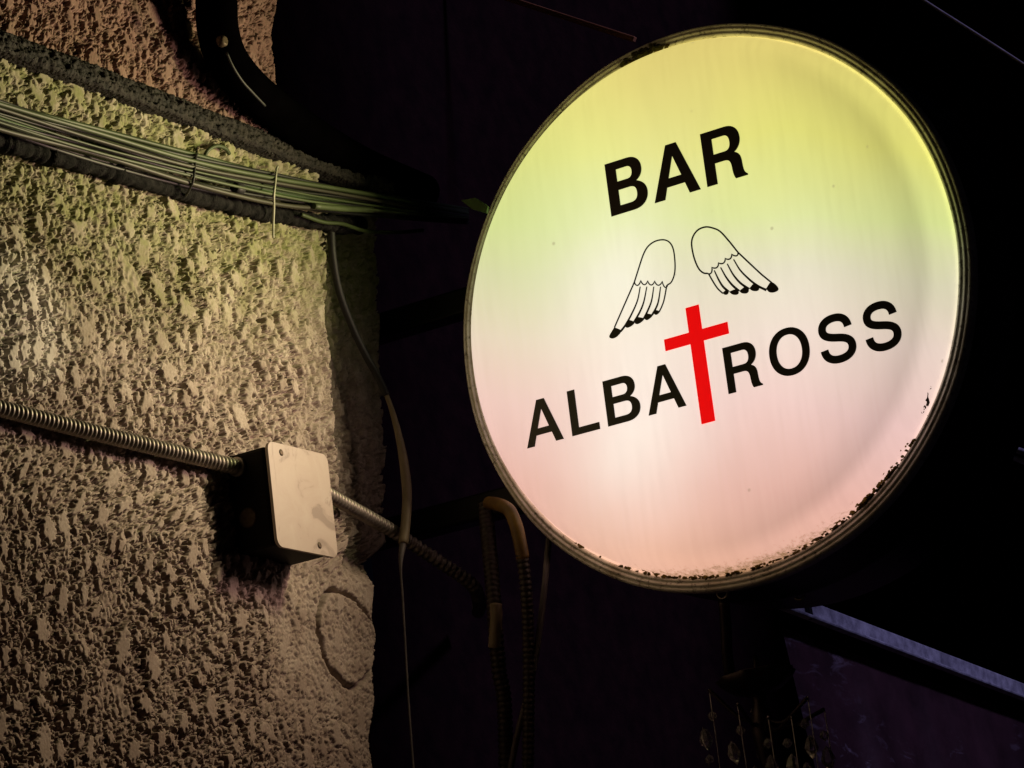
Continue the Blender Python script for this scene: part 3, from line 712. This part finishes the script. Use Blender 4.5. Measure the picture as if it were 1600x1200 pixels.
link('knockout', tube('knockout', [(p[0], p[1] - t, p[2]) for t in (-0.002, 0.0010, 0.0016)], [0.0105, 0.0105, 0.0085], 24), MAT['screw'], jb)

# conduit leaving the box on the right
cr = empty('conduit', tuple(atx(560, 800, XW))); tag(cr, 'ribbed conduit leaving the box to the right and dropping into the dark recess', 'conduit')
cpts = [atx(px, py, xx) for px, py, xx in ((500, 765, -0.374), (540, 788, -0.384), (585, 813, -0.392), (625, 837, -0.389), (690, 880, -0.372), (730, 907, -0.362), (743, 921, -0.365), (748, 938, -0.385), (749, 952, -0.44), (747, 956, -0.53))]
link('hose', ribbed('hose', smooth_path(cpts, 0.003), 0.0078, 0.0072, 0.36), MAT['conduit'], cr)

# cable hanging down past the corner of the wall
vc = empty('hanging_cable', tuple(atx(635, 800, -0.37))); tag(vc, 'cable hanging from the bundle past the wall corner with a worn beige sheath', 'cable')
vp = [(517, 350, -.385), (520, 400, -.388), (530, 455, -.395), (550, 510, -.40), (572, 556, -.40), (590, 588, -.395), (604, 618, -.39)]
link('black_length', tube('black_length', smooth_path([atx(*p) for p in vp], 0.004), 0.0042, 12), MAT['rubber'], vc)
vp = [(600, 608, -.392), (612, 640, -.385), (624, 685, -.38), (632, 730, -.378), (636, 775, -.376), (634, 815, -.374), (630, 850, -.374)]
Q = smooth_path([atx(*p) for p in vp], 0.004); tt = np.linspace(0, 1, len(Q))
link('sheath', tube('sheath', Q, 0.0026 + 0.0028 * sst(0, 0.6, tt), 12), MAT['beige'], vc)
vp = [(631, 840, -.374), (626, 880, -.375), (629, 930, -.378), (633, 1000, -.38), (638, 1090, -.38), (646, 1200, -.38), (655, 1320, -.38)]
Q = smooth_path([atx(*p) for p in vp], 0.004); tt = np.linspace(0, 1, len(Q))
link('thin_wire', tube('thin_wire', Q, 0.0012 + 0.0030 * sst(0.14, 0.0, tt), 8), MAT['grey_cable'], vc)

# black hose curling down over the upper wall
hp = [(332, -180, -.355), (336, -60, -.355), (338, 0, -.355), (341, 50, -.356), (356, 95, -.358), (390, 138, -.362), (440, 180, -.37), (500, 222, -.38), (570, 262, -.40), (660, 300, -.44)]
bh = empty('black_hose', tuple(atx(341, 50, -.36))); tag(bh, 'thick black hose curling down across the upper wall over the ledge', 'hose')
link('hose', tube('hose', smooth_path([atx(*p) for p in hp], 0.006), 0.022, 20), MAT['black_hose'], bh)
link('clamp_bolt', tube('clamp_bolt', [atx(343, 66, -.333) + np.array([t, 0, 0]) for t in (0, .006, .008)], [0.006, 0.006, 0.004], 10), MAT['screw'], bh)
link('edge_streak', tube('edge_streak', smooth_path([atx(*p) for p in ((354, 82, -.334), (364, 104, -.335), (378, 126, -.337), (394, 144, -.34), (414, 165, -.345))], 0.003), 0.0014, 8), MAT['rubber'], bh)  # thin tube added for the paler streak along the hose

# hoses below the sign on the left
h1 = empty('drain_hose', tuple(aty(820, 900, -0.03))); tag(h1, 'ribbed hose with yellow elbow hanging left under the round sign', 'hose')
ep = [(764, 786, -.005), (778, 788, -.02), (795, 797, -.035), (806, 820, -.04), (813, 850, -.038), (817, 872, -.034)]
link('elbow', tube('elbow', smooth_path([aty(*p) for p in ep], 0.003), 0.0072, 16), MAT['yellow'], h1)
hp = [(814, 858, -.037), (820, 900, -.03), (824, 950, -.022), (826, 1020, -.01), (826, 1100, -.005), (824, 1260, 0)]
link('hose', ribbed('hose', smooth_path([aty(*p) for p in hp], 0.003), 0.0068, 0.0060, 0.2), MAT['hose'], h1)
h2 = empty('drain_hose', tuple(aty(774, 950, 0))); tag(h2, 'dark ribbed hose with a pale sleeve between yellow elbow and corner cable', 'hose')
hp = [(758, 790, .03), (764, 850, .01), (770, 920, -.005), (774, 980, -.01), (780, 1050, -.005), (788, 1100, 0), (792, 1260, 0)]
Q = smooth_path([aty(*p) for p in hp], 0.003)
link('hose', ribbed('hose', Q, 0.0085, 0.0062, 0.2), MAT['hose'], h2)
link('sleeve', tube('sleeve', smooth_path([aty(775, 944, -.016), aty(775, 975, -.018), aty(772, 1012, -.016)], 0.003), 0.0066, 12), MAT['beige'], h2)
gp = [(862, 800, .05), (856, 860, .02), (852, 905, .0), (846, 960, -.005), (838, 1020, -.005), (826, 1080, -.005), (808, 1150, -.005), (792, 1230, -.005)]
o = link('loose_cable', tube('loose_cable', smooth_path([aty(*p) for p in gp], 0.005), 0.0035, 10), MAT['grey_cable'])
tag(o, 'thin grey cable hanging slack below the lower left of the sign', 'cable')
o = link('bracket_tab', fill_mesh('bracket_tab', [tuple(aty(px, py, -0.02)[[0, 2]]) for px, py in ((720, 313), (742, 309), (762, 322), (760, 333), (738, 327))], [], lambda u, v, d: (u, -0.02 + d, v), 0.003), MAT['tab_green'], sign)

# ------------------------------------------------------------------ beam, canvas, chandelier, odds and ends behind
def bar(name, a, b, w, h, mat, parent=None, bevel=0.002):
    a, b = np.array(a), np.array(b); d = b - a; L = np.linalg.norm(d); d = d / L
    s = np.cross(d, (0, 0, 1)); s /= np.linalg.norm(s); u = np.cross(s, d)
    me = box_mesh(name, (0, 0, 0), w, L, h, bevel)
    for v in me.vertices:
        q = (a + b) / 2 + s * v.co.x + d * v.co.y + u * v.co.z; v.co = Vector(q)
    return link(name, me, mat, parent)
beam = empty('steel_beam', tuple(atx(1265, 945, -0.10))); tag(beam, 'bluish lit steel beam sloping away from under the round sign', 'beam')
A, B = atx(1150, 911, -0.10), atx(1760, 1143, -0.10)
bar('web', A, B, 0.006, 0.023, MAT['beam'], beam)
up_ = np.array([0, 0, 1.0])
bar('lip', A + np.array([0.006, 0, -0.011]), B + np.array([0.006, 0, -0.011]), 0.010, 0.0045, MAT['beam'], beam)
sA = atx(1260, 938, -0.094); bar('strap', sA + np.array([0, 0, 0.022]), sA + np.array([0, 0.0001, -0.022]) + np.array([0, 0.004, 0]), 0.006, 0.008, MAT['black_paint'], beam)
def canvas():
    n, k = 150, 60; P = np.zeros((k, n, 3))
    for i in range(n):
        t = i / (n - 1); a = A + (B - A) * (0.12 + 0.9 * t)
        for j in range(k):
            v = j / (k - 1)
            fold = 0.012 * math.sin(t * 31 + 2 * math.sin(t * 5)) * v + 0.006 * math.sin(t * 73 + v * 3) * v
            P[j, i] = (a[0] - 0.018 + fold + 0.05 * v, a[1], a[2] - 0.022 - 0.55 * v)
    return grid_mesh('canvas', P)
def canvas_material():
    g = M('canvas_scuffed')
    f = g.noise(16, 5, 0.6); s2 = g.noise(20, 7, 0.72, vscale=(1, 0.8, 2.4), dist=1.2); reg = g.noise(4.5, 3, 0.5)
    sc = g.math('MULTIPLY', g.ramp(s2, [(0.54, 0.0), (0.74, 0.8)]), g.ramp(reg, [(0.46, 0.0), (0.58, 1.0)]))
    col = g.mix(sc, g.ramp(f, [(0.3, (0.036, 0.014, 0.016)), (0.7, (0.085, 0.034, 0.040))]), (0.50, 0.42, 0.50))
    g.set(Base_Color=col, Roughness=0.45); g.bump(f, 0.4, 0.004); return g.m
MAT['canvas'] = canvas_material()
o = link('canvas_sheet', canvas(), MAT['canvas']); tag(o, 'dark purple canvas sheet hanging below the bluish steel beam', 'canvas')

ch = empty('chandelier', tuple(aty(1182, 1060, 0.06))); tag(ch, 'dark small chandelier with glass drops hanging under the round sign', 'chandelier')
sp = [(1131, 938, .02), (1134, 975, .03), (1136, 1020, .04), (1140, 1052, .05)]
link('stem', tube('stem', smooth_path([aty(*p) for p in sp], 0.004), 0.0060, 12), MAT['bronze'], ch)
dc = aty(1183, 1068, 0.06)
def dish():
    pr = [(0.001, -0.012), (0.012, -0.012), (0.026, -0.007), (0.036, 0.002), (0.041, 0.009), (0.039, 0.010), (0.033, 0.004), (0.022, -0.003), (0.001, -0.006)]
    V, f = [], []; n = 36
    for r, z in pr:
        for j in range(n):
            a = 2 * math.pi * j / n; rr = r * (1 + 0.05 * math.cos(9 * a) * (r > 0.03))
            V.append((dc[0] + rr * math.cos(a), dc[1] + rr * math.sin(a), dc[2] + z + 0.05 * rr * math.cos(a)))
    for k in range(len(pr) - 1):
        for j in range(n): f.append((k * n + j, k * n + (j + 1) % n, (k + 1) * n + (j + 1) % n, (k + 1) * n + j))
    return mesh('dish', V, f)
link('dish', dish(), MAT['bronze'], ch, True)
q0, q1 = aty(1180, 1022, .06), aty(1184, 1062, .06)
link('finial', tube('finial', [q1 + (q0 - q1) * t for t in (0, .2, .35, .5, .65, .8, 1)], [0.004, 0.005, 0.0028, 0.0045, 0.0028, 0.0036, 0.001], 12), MAT['bronze'], ch)
link('hub', tube('hub', [dc + np.array([0, 0, t]) for t in (-0.006, -0.02, -0.03, -0.05, -0.075, -0.09, -0.13)], [0.010, 0.007, 0.010, 0.013, 0.010, 0.006, 0.006], 16), MAT['bronze'], ch)
def drop_mesh(h, r):
    V = [(0, 0, h * .42), (0, 0, -h * .58)]; n = 6
    for z, rr in ((h * .25, r * .6), (-h * .1, r), (-h * .25, r * .85)):
        V += [(rr * math.cos(2 * math.pi * j / n), rr * math.sin(2 * math.pi * j / n), z) for j in range(n)]
    f = [(0, 2 + j, 2 + (j + 1) % n) for j in range(n)]
    for k in range(2): f += [(2 + k * n + j, 2 + (k + 1) * n + j, 2 + (k + 1) * n + (j + 1) % n, 2 + k * n + (j + 1) % n) for j in range(n)]
    f += [(1, 2 + 2 * n + (j + 1) % n, 2 + 2 * n + j) for j in range(n)]
    return mesh('glass_drop', V, f)
DM = drop_mesh(0.026, 0.0075); DM.materials.append(MAT['crystal']); BM_ = drop_mesh(0.012, 0.0055); BM_.materials.append(MAT['crystal'])
for (px, y0, n, dy) in ((1108, 1118, 3, .05), (1152, 1140, 2, .02), (1186, 1110, 4, .10), (1200, 1160, 2, .03), (1262, 1130, 3, .05), (1288, 1148, 3, .08), (1236, 1160, 2, .02)):
    top = aty(px, y0 - 40, dy)
    hubp = dc + np.array([0, 0, -0.035])
    link('arm', tube('arm', smooth_path([hubp, hubp * .6 + top * .4 + np.array([0, 0, -0.014]), hubp * .15 + top * .85 + np.array([0, 0, -0.004]), top], 0.004), 0.0022, 8), MAT['bronze'], ch)
    st = tube('strand', [top + np.array([0, 0, 0.001]), top + np.array([0.0005, 0, -0.06]), top + np.array([0, 0, -0.11])], 0.0005, 6)
    s_ = link('strand', st, MAT['wire'], ch)
    for i in range(n):
        p = aty(px + 6 * math.sin(i * 2.1 + px), y0 + i * 34, dy)
        o = bpy.data.objects.new('glass_drop', DM if i % 2 else BM_); COL.objects.link(o); o.parent = s_
        o.location = Vector(p); o.rotation_euler = (random.uniform(-.2, .2), random.uniform(-.2, .2), random.random() * 3)

A2, B2 = aty(640, -52, 0.5), aty(992, 62, 0.5)
o = bar('wood_batten', A2, B2, 0.007, 0.007, MAT['batten'], None, 0.001); tag(o, 'thin reddish batten slanting down in the dark above the sign', 'batten')
P = smooth_path([aty(*p) for p in ((1330, -76, .9), (1440, -2, .9), (1520, 49, .9), (1605, 104, .9), (1700, 168, .9))], 0.02)
o = link('overhead_wire', tube('overhead_wire', P, 0.0019, 8), MAT['wire']); tag(o, 'thin pale wire crossing the dark upper right corner', 'wire')
for k, (a, b, lab) in enumerate((((1545, 688), (1760, 762), 'upper bluish glint made as a rod right of the sign at the picture edge'), ((1548, 700), (1760, 790), 'lower bluish glint made as a rod right of the sign at the picture edge'))):
    P = [aty(a[0], a[1], 0.7), aty(b[0], b[1], 0.74)]
    o = link('glint_rod', tube('glint_rod', smooth_path(P, 0.02), 0.0042 - 0.001 * k, 10), MAT['beam']); tag(o, lab, 'rod', 'glint rods at the right edge')  # bluish glints of the can's side, made as thin rods
